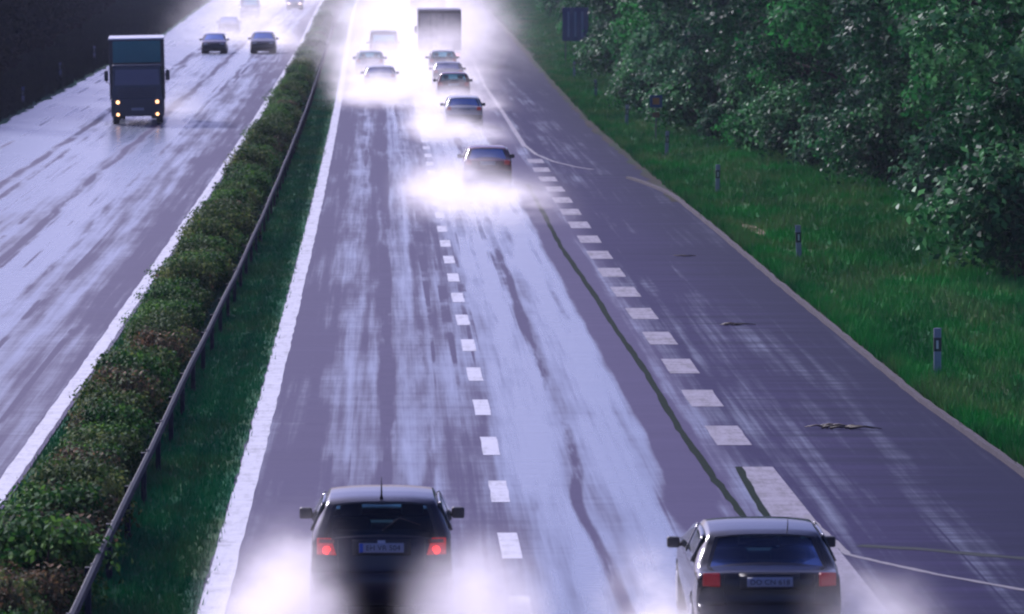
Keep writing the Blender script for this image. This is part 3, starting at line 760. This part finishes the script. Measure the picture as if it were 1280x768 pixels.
    # bumpers
    for nm, i0, i1 in (('rear_bumper', 2, idx[S['side'][4]]), ('front_bumper', idx[S['nose'][-5]], idx[S['nose'][-1]])):
        VV = [shell(i, t*1.0, .028) for i in range(i0, i1+1) for t in T]; c = nT
        VV = [v+Vector((.012*(1 if v.x > 0 else -1 if v.x < 0 else 0), 0, 0)) for v in VV]
        FF = [(r*c+k, (r+1)*c+k, (r+1)*c+k+1, r*c+k+1) for r in range(i1-i0) for k in range(c-1)]
        o = mesh_obj(nm, VV, FF, TRIM if far else col, root); md = o.modifiers.new('s', 'SOLIDIFY'); md.thickness = .035; md.offset = -1
    # underbody and cabin
    box('underbody', -HW*.86, HW*.86, .4-y0c, L-.4-y0c, .2, .50, TRIM, root)
    cab = S['bl'][0]
    for s in (-1, 1):
        yb = S['wt'][0]-.75-y0c
        st = box('seat', s*.36-.23, s*.36+.23, yb, yb+.14, .45, 1.05, SEAT, root, .05)
        box('headrest', s*.36-.13, s*.36+.13, yb+.02, yb+.12, 1.07, 1.24, SEAT, st, .04)
    box('rear_bench', -.58, .58, cab+.45-y0c, cab+.62-y0c, .45, .98, SEAT, root, .05)
    box('dashboard', -.66, .66, S['wb'][0]-.35-y0c, S['wb'][0]-.05-y0c, .60, .86, TRIM, root, .05)
    # wheels
    for yc in S['wheels']:
        for s in (-1, 1):
            x = s*(HW-.085)
            ty = cyl('wheel', (x, yc-y0c, .30), .30, .19, 'X', RUBBER, root, 28, bevel=.03)
            cyl('rim', (x+s*.092, yc-y0c, .30), .195, .02, 'X', RIM, ty, 16, bevel=.006)
            cyl('arch_liner', (s*(HW-.25), yc-y0c, .33), .335, .34, 'X', TRIM, ty, 20)
    # mirrors
    mz = belt-.02; my = S['win'][1][1]-.25-y0c
    for s in (-1, 1):
        bm = bmesh.new(); add_box(bm, s*(HW-.03), s*(HW+.06), my-.02, my+.04, mz-.035, mz+.015) if s > 0 else add_box(bm, s*(HW+.06), s*(HW-.03), my-.02, my+.04, mz-.035, mz+.015)
        a, b = sorted((s*(HW+.02), s*(HW+.175))); add_box(bm, a, b, my-.045, my+.06, mz-.05, mz+.085)
        mo = bm_obj('wing_mirror', bm, TRIM, root, bevel=.025)
        a, b = sorted((s*(HW+.035), s*(HW+.16))); bm = bmesh.new(); add_box(bm, a, b, my-.053, my-.0475, mz-.036, mz+.07); bm_obj('mirror_glass', bm, plain('mirror_glass', (.03, .035, .045), .12, .4, var=0), mo)
    # patch laid on the rear or the front, following the body
    def patch(nm, x0, x1, z0, z1, mat_, rear=True, off=.012, th=.03, parent=root, skew=0):
        nodes = [(i, p) for i, p in enumerate(N) if (p[0] < L*.2 if rear else p[0] > L*.8)]
        if rear: nodes = [q for q in nodes if q[0] <= idx[S['bl']]]
        else: nodes = [q for q in nodes if q[0] >= idx[S['wb']]]
        def at(z, x):
            for (i, p), (j, q) in zip(nodes[:-1], nodes[1:]):
                lo, hi = sorted((p[1], q[1]))
                if lo <= z <= hi and hi > lo:
                    f = (z-p[1])/(q[1]-p[1]); w_ = W(p[0], p[1]); t = max(-1, min(1, x/w_))
                    A = shell(i, t, off); B = shell(j, t, off); return A.lerp(B, f)
            return shell(nodes[0][0], x/HW, off)
        VV = []; n = 6; r_ = 5
        for i in range(n+1):
            for k in range(r_+1):
                z = z0+(z1-z0)*k/r_; x = x0+(x1-x0)*i/n; x += (1 if x > 0 else -1)*skew*(k/r_)*(1-i/n); p = at(z, x); VV.append(Vector((x, p.y, z)))
        FF = [(i*(r_+1)+k, (i+1)*(r_+1)+k, (i+1)*(r_+1)+k+1, i*(r_+1)+k+1) for i in range(n) for k in range(r_)]
        o = mesh_obj(nm, VV, FF, mat_, parent); md = o.modifiers.new('s', 'SOLIDIFY'); md.thickness = th; md.offset = 0
        return o, at
    hat = S is HATCH
    tl = (.76, .95) if hat else (.80, .95) if S is SEDAN else (.75, 1.05)
    tm = plain('tail_lamp_glow', (.25, .004, .004), .25, emis=(1, .025, .02), es=.25, var=.1) if (hat and lit_tail) else RED
    for s in (-1, 1):
        x_in = HW*(.64 if hat else .68 if S is SEDAN else .80); x_out = HW*.905
        o, at = patch('tail_lamp', s*x_in, s*x_out, tl[0], tl[1], tm, skew=.06 if hat else 0)
        if lit_tail and hat:
            xc = s*(x_in+x_out)/2; zc = tl[0]+.055; p = at(zc, xc)
            cyl('lit_bulb', (xc, p.y-.018, zc), .048, .02, 'Y', RED_ON, o, 16)
            patch('indicator', s*(x_in+.02), s*(x_out-.02), tl[1]-.055, tl[1]-.01, AMBER if not hat else plain('dark_amber_lens', (.18, .04, .02), .2), off=.030, th=.006, parent=o)
    for s in (-1, 1):
        patch('headlamp', s*HW*.50, s*HW*.84, .60 if S is not VAN else .72, .72 if S is not VAN else .9, head or LAMPW, rear=False)
    patch('grille', -HW*.44, HW*.44, .60 if S is not VAN else .72, .71, TRIM, rear=False)
    # number plate
    pz = .70 if hat else .80 if S is SEDAN else .62
    if hat: pz = .79
    pl, at = patch('number_plate', -.26, .26, pz, pz+.11, PLATE, off=.014, th=.012)
    patch('front_plate', -.26, .26, .40, .51, PLATE, rear=False, off=.040, th=.012)
    if not far:
        patch('plate_recess', -.34, .34, pz-.03, pz+.15, TRIM, off=.004, th=.006, parent=pl)
        if hat: patch('blue_strip', -.257, -.212, pz+.004, pz+.106, PBLUE, off=.023, th=.003, parent=pl)
        c = bpy.data.curves.new('plate_lettering', 'FONT'); c.body = plate; c.size = .086; c.align_x = 'CENTER'; c.align_y = 'CENTER'; c.extrude = .001; c.space_character = 1.04
        c.materials.append(INK); tmp = bpy.data.objects.new('tmp', c); COL.objects.link(tmp); bpy.context.view_layer.update(); me = bpy.data.meshes.new_from_object(tmp); bpy.data.objects.remove(tmp)
        t = bpy.data.objects.new('plate_lettering', me); COL.objects.link(t); t.parent = pl
        p = at(pz+.055, 0); p2 = at(pz+.10, 0); p3 = at(pz+.01, 0)
        t.location = (.02 if hat else 0, p.y-.012, pz+.055); t.rotation_euler = (R(90)+math.atan2(-(p2.y-p3.y), .09), 0, 0)
        # wiper, seams, roof aerial, exhaust, side strips
        i = idx[S['bl']]+1; A = shell(i, .02, .02); B = shell(min(i+2, idx[S['tr']]), .30, .025)
        if hat:
            v, f = tube_mesh([A, B, shell(i+1, .62, .022)], [.012, .009, .006], 6); mesh_obj('rear_wiper', v, f, TRIM, root)
            q = shell(idx[S['top'][0]], 0, .0)
            v, f = tube_mesh([q+Vector((0, 0, -.005)), q+Vector((0, .0, .05)), q+Vector((0, -.06, .26))], [.022, .012, .003], 8); mesh_obj('roof_aerial', v, f, TRIM, root)
            patch('badge', -.045, .045, .875, .93, plain('badge_metal', (.35, .35, .38), .3, .8), off=.012, th=.012)
        else:
            v, f = tube_mesh([shell(idx[S['top'][0]], .45)+Vector((0, .1, 0)), shell(idx[S['top'][0]], .45)+Vector((0, .06, .14))], [.008, .003], 6); mesh_obj('roof_aerial', v, f, TRIM, root)
        v, f = tube_mesh([(-.45, .12-y0c, .24), (-.45, -.03-y0c, .235)], [.03, .03], 12); mesh_obj('exhaust_pipe', v, f, STEEL, root)
        # boot-lid shut line
        for s in (-1, 1): patch('shut_line', s*(HW*.615-.004), s*(HW*.615+.004), .58, .93, TRIM, off=.004, th=.004)
        # people in the front seats seen as dark shapes are left to the seats and headrests
    root.scale = (sx, 1, .94 if S is SEDAN else 1)
    return root
def set_on_road(o, y, off, L, oncoming=False, z=.02):
    """y = distance of the end nearest the camera"""
    yc = y+L/2
    o.location = (LX(yc)+off, yc, z); o.rotation_euler = (0, 0, head(yc)+(math.pi if oncoming else 0))
NAVY = paint('paint_navy', (.008, .008, .018)); BLK = paint('paint_black', (.002, .003, .007)); WINE = paint('paint_wine', (.10, .012, .02)); SILV = paint('paint_silver', (.35, .35, .38))
GREYP = paint('paint_grey', (.09, .085, .11)); PALEP = paint('paint_pale', (.45, .44, .46)); DBLUE = paint('paint_dark_blue', (.02, .03, .07)); PLUM = paint('paint_plum', (.05, .03, .06))
G_R = 'cars in the queue of the right-hand lane'
cars = [
 ('parked', HATCH, NAVY, 54.5, 2.0, False, dict(plate='EH VR 504', lit_tail=True), 'black hatchback with a lit pair of red tail lamps, lower left of the right carriageway', None),
 ('x', SEDAN, BLK, 51.9, 6.29, False, dict(plate='DO CN 618', lit_tail=True, sx=.975), 'black saloon with white-edged rear window, lower right beside the mossy seam', None),
 ('x', SEDAN, WINE, 147, 5.2, False, dict(far=True, lit_tail=True, sx=.9), 'dark red car alone in a big cloud of spray, mid road', G_R),
 ('x', SEDAN, SILV, 192, 5.3, False, dict(far=True, sx=.92), 'silver car second in the spray queue behind the dark red one', G_R),
 ('x', HATCH, WINE, 222, 5.40, False, dict(far=True, sx=.94), 'small red hatchback between the silver car and the blue car', G_R),
 ('x', SEDAN, DBLUE, 243, 5.50, False, dict(far=True, sx=.95), 'dark blue car third from the lorry end of the queue', G_R),
 ('x', HATCH, GREYP, 263, 5.55, False, dict(far=True, sx=.95), 'small grey car right behind the grey lorry', G_R),
 ('x', SEDAN, PALEP, 236, 2.0, False, dict(far=True, sx=.96), 'pale car nearest of the three lost in spray in the left lane', 'cars in the spray of the overtaking lane'),
 ('x', HATCH, PALEP, 262, 1.50, False, dict(far=True, sx=.96), 'pale small car in the overtaking lane next to the white edge line', 'cars in the spray of the overtaking lane'),
 ('v', VAN, GREYP, 292, 2.38, False, dict(far=True), 'faint van ahead of the two pale cars in the overtaking lane', None),
 ('x', SEDAN, PLUM, 311, -8.66, True, dict(far=True, sx=.98), 'dark oncoming car on the left of a pair on the far carriageway', 'oncoming cars'),
 ('x', HATCH, GREYP, 311, -5.45, True, dict(far=True), 'grey oncoming car beside the hedge, right of the pair', 'oncoming cars'),
 ('x', SEDAN, PLUM, 372, -9.45, True, dict(far=True), 'blurred dark oncoming car in spray behind the oncoming pair', 'oncoming cars'),
 ('v', VAN, GREYP, 440, -9.5, True, dict(far=True), 'faint oncoming van farthest off on the far carriageway', None),
 ('x', SEDAN, BLK, 486, -6.1, True, dict(far=True, head=LITP), 'oncoming car with pinkish headlights lit at the top of the far carriageway', 'oncoming cars')]
for nm, S, c, y, off, onc, kw, lab, grp in cars:
    nm = 'van' if S is VAN else ('hatchback_car' if S is HATCH else 'saloon_car')
    o = make_car(nm, S, c, **kw); set_on_road(o, y, off, S['L'], onc)
    tag(o, lab, 'van' if S is VAN else 'car', grp)

def make_lorry(name, L, cabw, boxw, top, boxm, cabm, teal, lights, cabtop=2.45, roofm=None):
    root = empty(name); h = L/2; cy0 = h-1.75
    box('chassis', -.45, .45, -h+.15, h-.25, .55, .85, TRIM, root)
    bx = box('cargo_box', -boxw/2, boxw/2, -h, cy0-.12, .95, top-.07, boxm, root, .03)
    box('roof_sheet', -boxw/2-.015, boxw/2+.015, -h-.02, cy0-.10, top-.068, top, roofm or PALEP, bx, .015)
    bm = bmesh.new()
    for x in (-boxw/2, boxw/2-.07): add_box(bm, x-.01, x+.08, -h-.025, -h-.002, .95, top-.08)
    add_box(bm, -boxw/2+.08, boxw/2-.08, -h-.025, -h-.002, .95, 1.05); add_box(bm, -boxw/2+.08, boxw/2-.08, -h-.025, -h-.002, top-.2, top-.08)
    bm_obj('door_frame', bm, TRIM, bx, bevel=.005)
    bm = bmesh.new()
    for x in (-.55, -.2, .2, .55): add_box(bm, x-.018, x+.018, -h-.05, -h-.01, 1.06, top-.21)
    bm_obj('door_bars', bm, STEEL, bx)
    box('box_front', -boxw/2+.16, boxw/2-.16, cy0-.118, cy0-.09, cabtop+.04, top-.12, teal, bx, .01)
    # cab
    bm = bmesh.new(); vv = add_box(bm, -cabw/2, cabw/2, cy0, h-.03, .62, cabtop)
    for v in bm.verts:
        if v.co.y > h-.1 and v.co.z > 1.5: v.co.y -= .22; v.co.x *= .95
        elif v.co.z > 1.5: v.co.x *= .97
    cab = bm_obj('cab', bm, cabm, root, bevel=.07)
    def fy(z): return h-.03-.22*(z-.62)/(cabtop-.62)
    z0, z1 = 1.62, 2.26
    ws = mesh_obj('windscreen', [(-cabw/2+.16, fy(z0)+.014, z0), (cabw/2-.16, fy(z0)+.014, z0), (cabw/2-.2, fy(z1)+.014, z1), (-cabw/2+.2, fy(z1)+.014, z1)], [(0, 1, 2, 3)], plain('lorry_glass', (.075, .07, .115), .12, var=.1), cab, smooth=False)
    md = ws.modifiers.new('s', 'SOLIDIFY'); md.thickness = .012; md.offset = -1
    bm = bmesh.new()
    for k in range(5): z = 1.12+.085*k; add_box(bm, -cabw/2+.28, cabw/2-.28, fy(z)-.01, fy(z)+.025, z, z+.04)
    bm_obj('grille', bm, plain('grille_dark', (.03, .03, .05), .4), cab, bevel=.008)
    bp = box('front_bumper', -cabw/2-.01, cabw/2+.01, h-.12, h+.04, .34, 1.05, plain('bumper_dark', (.03, .035, .05), .5), root, .04)
    box('number_plate', -.26, .26, h+.042, h+.055, .58, .69, PLATE, bp, 0)
    for s in (-1, 1):
        for z, r in ((.93, .072), (.42, .065)):
            cyl('headlamp' if z > .6 else 'fog_lamp', (s*(cabw/2-.27), h+.045, z), r, .05, 'Y', lights if lights else LAMPW, bp, 20)
        m_ = box('wing_mirror', *sorted((s*(cabw/2+.10), s*(cabw/2+.27))), h-.30, h-.18, 1.80, 2.22, TRIM, cab, .03)
        v, f = tube_mesh([(s*(cabw/2-.08), h-.25, 2.3), (s*(cabw/2+.18), h-.22, 2.25), (s*(cabw/2+.18), h-.22, 1.75), (s*(cabw/2-.05), h-.2, 1.66)], [.018]*4, 6); mesh_obj('mirror_arm', v, f, TRIM, m_)
        for yc, wd in ((h-1.0, .26), (-h+1.5, .48)):
            ty = cyl('wheel', (s*(cabw/2-.05-wd/2), yc, .46), .46, wd, 'X', RUBBER, root, 28, bevel=.04)
            cyl('rim', (s*(cabw/2-.05)+s*.002, yc, .46), .26, .03, 'X', RIM, ty, 16)
        box('side_window', *sorted((s*(cabw/2-.03), s*(cabw/2+.006))), h-1.25, h-.42, 1.62, 2.2, SIDEG, cab, 0)
        box('tail_lamp', *sorted((s*(boxw/2-.45), s*(boxw/2-.08))), -h-.04, -h+.03, .62, .76, LAMPRED if not lights else RED, root, .01)
        box('mudguard', *sorted((s*(boxw/2-.55), s*(boxw/2-.03))), -h+.72, -h+.76, .25, .9, TRIM, root, .01)
    box('rear_bumper', -boxw/2+.1, boxw/2-.1, -h-.02, -h+.08, .42, .56, TRIM, root, .01)
    box('number_plate', -.26, .26, -h-.035, -h-.022, .44, .55, PLATE, root, 0)
    return root
DKBOX = plain('lorry_box_dark', (.02, .024, .034), .45); TEAL = plain('teal_tarpaulin', (.004, .20, .20), .5); GRBOX = plain('lorry_box_grey', (.10, .085, .13), .5); CABD = paint('lorry_cab_dark', (.018, .022, .035))
o = make_lorry('lorry', 7.4, 2.16, 2.30, 3.52, DKBOX, CABD, TEAL, LIT, 2.46, plain('roof_pale', (.5, .5, .56), .35)); set_on_road(o, 196.2, -8.25, 7.4, True); o.rotation_euler.z += R(2.6); o.rotation_euler.y = R(1.0); o.location.z = .04
tag(o, 'dark oncoming lorry with teal front above the cab and four amber lamps lit', 'lorry')
o = make_lorry('lorry', 8.6, 2.3, 2.52, 3.35, GRBOX, CABD, GRBOX, None, 2.46, GRBOX); set_on_road(o, 281.5, 5.66, 8.6)
tag(o, 'grey box lorry seen from behind, leading the queue in the right lane', 'lorry')
o = make_lorry('lorry', 10, 2.4, 2.55, 3.7, plain('lorry_box_plum', (.07, .05, .09), .5), CABD, GRBOX, None, 2.5, GRBOX); set_on_road(o, 352, 5.9, 10)
tag(o, 'farther lorry cut by the top of the picture, ahead of the grey box lorry', 'lorry')

# ---------------------------------------------------------------- spray and haze
def spray(y, off, sx, ly, hz, dens, lab, seed=0, peak=.8, rise=.4, puff=.9, split=0):
    """cloud of road spray; y = its far end (at the vehicle), it trails ly metres toward the camera"""
    bm = bmesh.new(); add_box(bm, -sx*1.35, sx*1.35, -ly*1.25, 0, 0, hz*1.5)
    m = bpy.data.materials.new('spray'); m.use_nodes = True; nt = m.node_tree; nt.nodes.clear(); g = G(nt)
    out = NODE(nt, 'ShaderNodeOutputMaterial'); pv = NODE(nt, 'ShaderNodeVolumePrincipled')
    pv.inputs['Color'].default_value = (1.0, .95, .965, 1); pv.inputs['Anisotropy'].default_value = .4
    tc = NODE(nt, 'ShaderNodeTexCoord'); s = NODE(nt, 'ShaderNodeSeparateXYZ'); nt.links.new(tc.outputs['Generated'], s.inputs[0])
    gx, gy, gz = s.outputs
    ob = tc.outputs['Object']
    n1 = g.noise(g.vec(ob, .55, .35, .9, off=(seed*3.1, seed*7.7, 0)), 1, 4, .6)
    n2 = g.noise(g.vec(ob, 1.9, 1.1, 2.6, off=(seed*1.7, 0, seed)), 1, 3, .6)
    nn = g.m('ADD', g.m('MULTIPLY', n1, .7), g.m('MULTIPLY', n2, .3))
    t = g.m('SUBTRACT', 1, gy)                                          # 0 at the vehicle, 1 at the tail
    wx = g.m('ADD', .28, g.m('MULTIPLY', g.m('POWER', t, .6), .42))
    wx = g.m('MULTIPLY', wx, g.m('ADD', .55, g.m('MULTIPLY', n1, .9)))
    ax = g.m('DIVIDE', g.m('ABSOLUTE', g.m('MULTIPLY', g.m('SUBTRACT', gx, .5), 2)), wx)
    ex = g.m('POWER', 2.718, g.m('MULTIPLY', g.m('POWER', ax, 1.5), -1.3))
    edge = g.m('MULTIPLY', g.step(gx, 0, .25), g.m('SUBTRACT', 1, g.step(gx, .75, 1)))
    ht = g.m('ADD', rise*.40, g.m('MULTIPLY', g.step(t, 0, .45), .28))       # plume height fraction
    az = g.m('DIVIDE', gz, g.m('MULTIPLY', ht, g.m('ADD', .15, g.m('MULTIPLY', nn, 1.6))))
    ez = g.m('POWER', 2.718, g.m('MULTIPLY', g.m('POWER', az, 1.4), -1.3))
    top = g.m('SUBTRACT', 1, g.step(gz, .55, 1))
    ey = g.m('MULTIPLY', g.step(t, 0, .12), g.m('MULTIPLY', g.m('POWER', 2.718, g.m('MULTIPLY', t, -2.6)), g.m('SUBTRACT', 1, g.step(t, .3, 1))))
    dn = g.step(nn, .5-.15*puff, .5+.17*puff)
    den = g.m('MULTIPLY', g.m('MULTIPLY', ex, ez), g.m('MULTIPLY', ey, g.m('MULTIPLY', edge, top)))
    if split: den = g.m('MULTIPLY', den, g.m('ADD', 1-split, g.m('MULTIPLY', g.step(ax, .25, .8), split*1.6)))
    den = g.m('MULTIPLY', g.m('MULTIPLY', den, dn), dens*2.0)
    nt.links.new(den, pv.inputs['Density']); nt.links.new(pv.outputs[0], out.inputs['Volume'])
    o = bm_obj('spray_cloud', bm, m); o.location = P(y, off, .03); o.rotation_euler = (0, 0, head(y-ly/2))
    tag(o, lab, 'spray', None, 'stuff')
    return o
spray(56.7, .87, .80, 7.2, 1.15, 3.4, 'spray off the left wheels of the black hatchback', 11, rise=.5)
spray(56.2, 3.08, .80, 7, 1.0, 3.2, 'spray off the right wheels of the black hatchback', 12, rise=.5)
spray(55.3, 5.12, .80, 7.2, 1.05, 4.0, 'spray off the left wheels of the black saloon', 13, rise=.5)
spray(54.3, 7.32, .80, 6.5, .85, 3.2, 'spray off the right wheels of the black saloon', 25, rise=.5)
spray(147.5, 4.9, 2.3, 20, .9, .95, 'big white spray cloud behind the dark red car', 3, rise=.5)
spray(150, 3.9, 1.6, 20, 1.25, 1.1, 'white spray cloud to the left of the dark red car', 18, rise=.6)
spray(193, 5.0, 1.9, 20, .9, .8, 'white spray cloud behind the silver car', 4, rise=.5)
spray(197, 4.0, 1.3, 18, 1.1, .8, 'white spray cloud to the left of the silver car', 19, rise=.6)
spray(222, 5.2, 2.6, 18, 1.1, .9, 'spray between the queued cars', 5, rise=.6)
spray(262, 4.4, 3.4, 34, 1.2, .9, 'spray around the rear of the queue', 6, rise=.6)
spray(282, 5.4, 3.2, 20, 2.6, .8, 'spray hiding the wheels of the grey lorry', 7, rise=.7)
spray(352, 5.6, 5.0, 50, 4.2, .45, 'spray hiding the farther lorry', 8, rise=.8)
spray(236.5, 1.9, 2.4, 24, 1.2, 1.3, 'bright spray cloud of the overtaking lane', 9, rise=.7)
spray(261, 1.7, 2.6, 24, 1.3, .6, 'spray over the cars of the overtaking lane', 10, rise=.8)
spray(291, 2.3, 3.0, 24, 1.6, .6, 'spray round the faint van', 20, rise=.8)
spray(345, -5.2, 2.4, 34, 1.8, .35, 'spray glowing behind the oncoming grey car', 14, rise=.8)
spray(368, -8.6, 4.5, 50, 2.6, .12, 'thin spray over the far carriageway', 15, rise=.8)
spray(445, -8.2, 6.5, 75, 3.6, .06, 'thin spray at the far end of the oncoming lanes', 16, rise=.8)
spray(560, -9.0, 7.5, 110, 4.5, .08, 'farthest spray of the oncoming lanes', 22, rise=.8)
spray(330, 3.4, 7.0, 90, 3.0, .16, 'thin spray drifting over the far lanes', 23, rise=.8)
spray(450, 5.0, 8.0, 120, 4.5, .14, 'farthest spray drifting over the lanes', 24, rise=.8)
spray(214, -7.2, 1.6, 16, 1.2, .25, 'low spray beside the oncoming lorry', 17, rise=.7)
bm = bmesh.new(); add_box(bm, -1000, 1000, -250, 1600, -1.2, 19)
m = bpy.data.materials.new('haze'); m.use_nodes = True; nt = m.node_tree; nt.nodes.clear()
out = NODE(nt, 'ShaderNodeOutputMaterial'); pv = NODE(nt, 'ShaderNodeVolumePrincipled')
pv.inputs['Color'].default_value = (.72, .78, 1.0, 1); pv.inputs['Density'].default_value = .00011; pv.inputs['Anisotropy'].default_value = .2
nt.links.new(pv.outputs[0], out.inputs['Volume'])
hz = bm_obj('haze', bm, m); hz['kind'] = 'stuff'
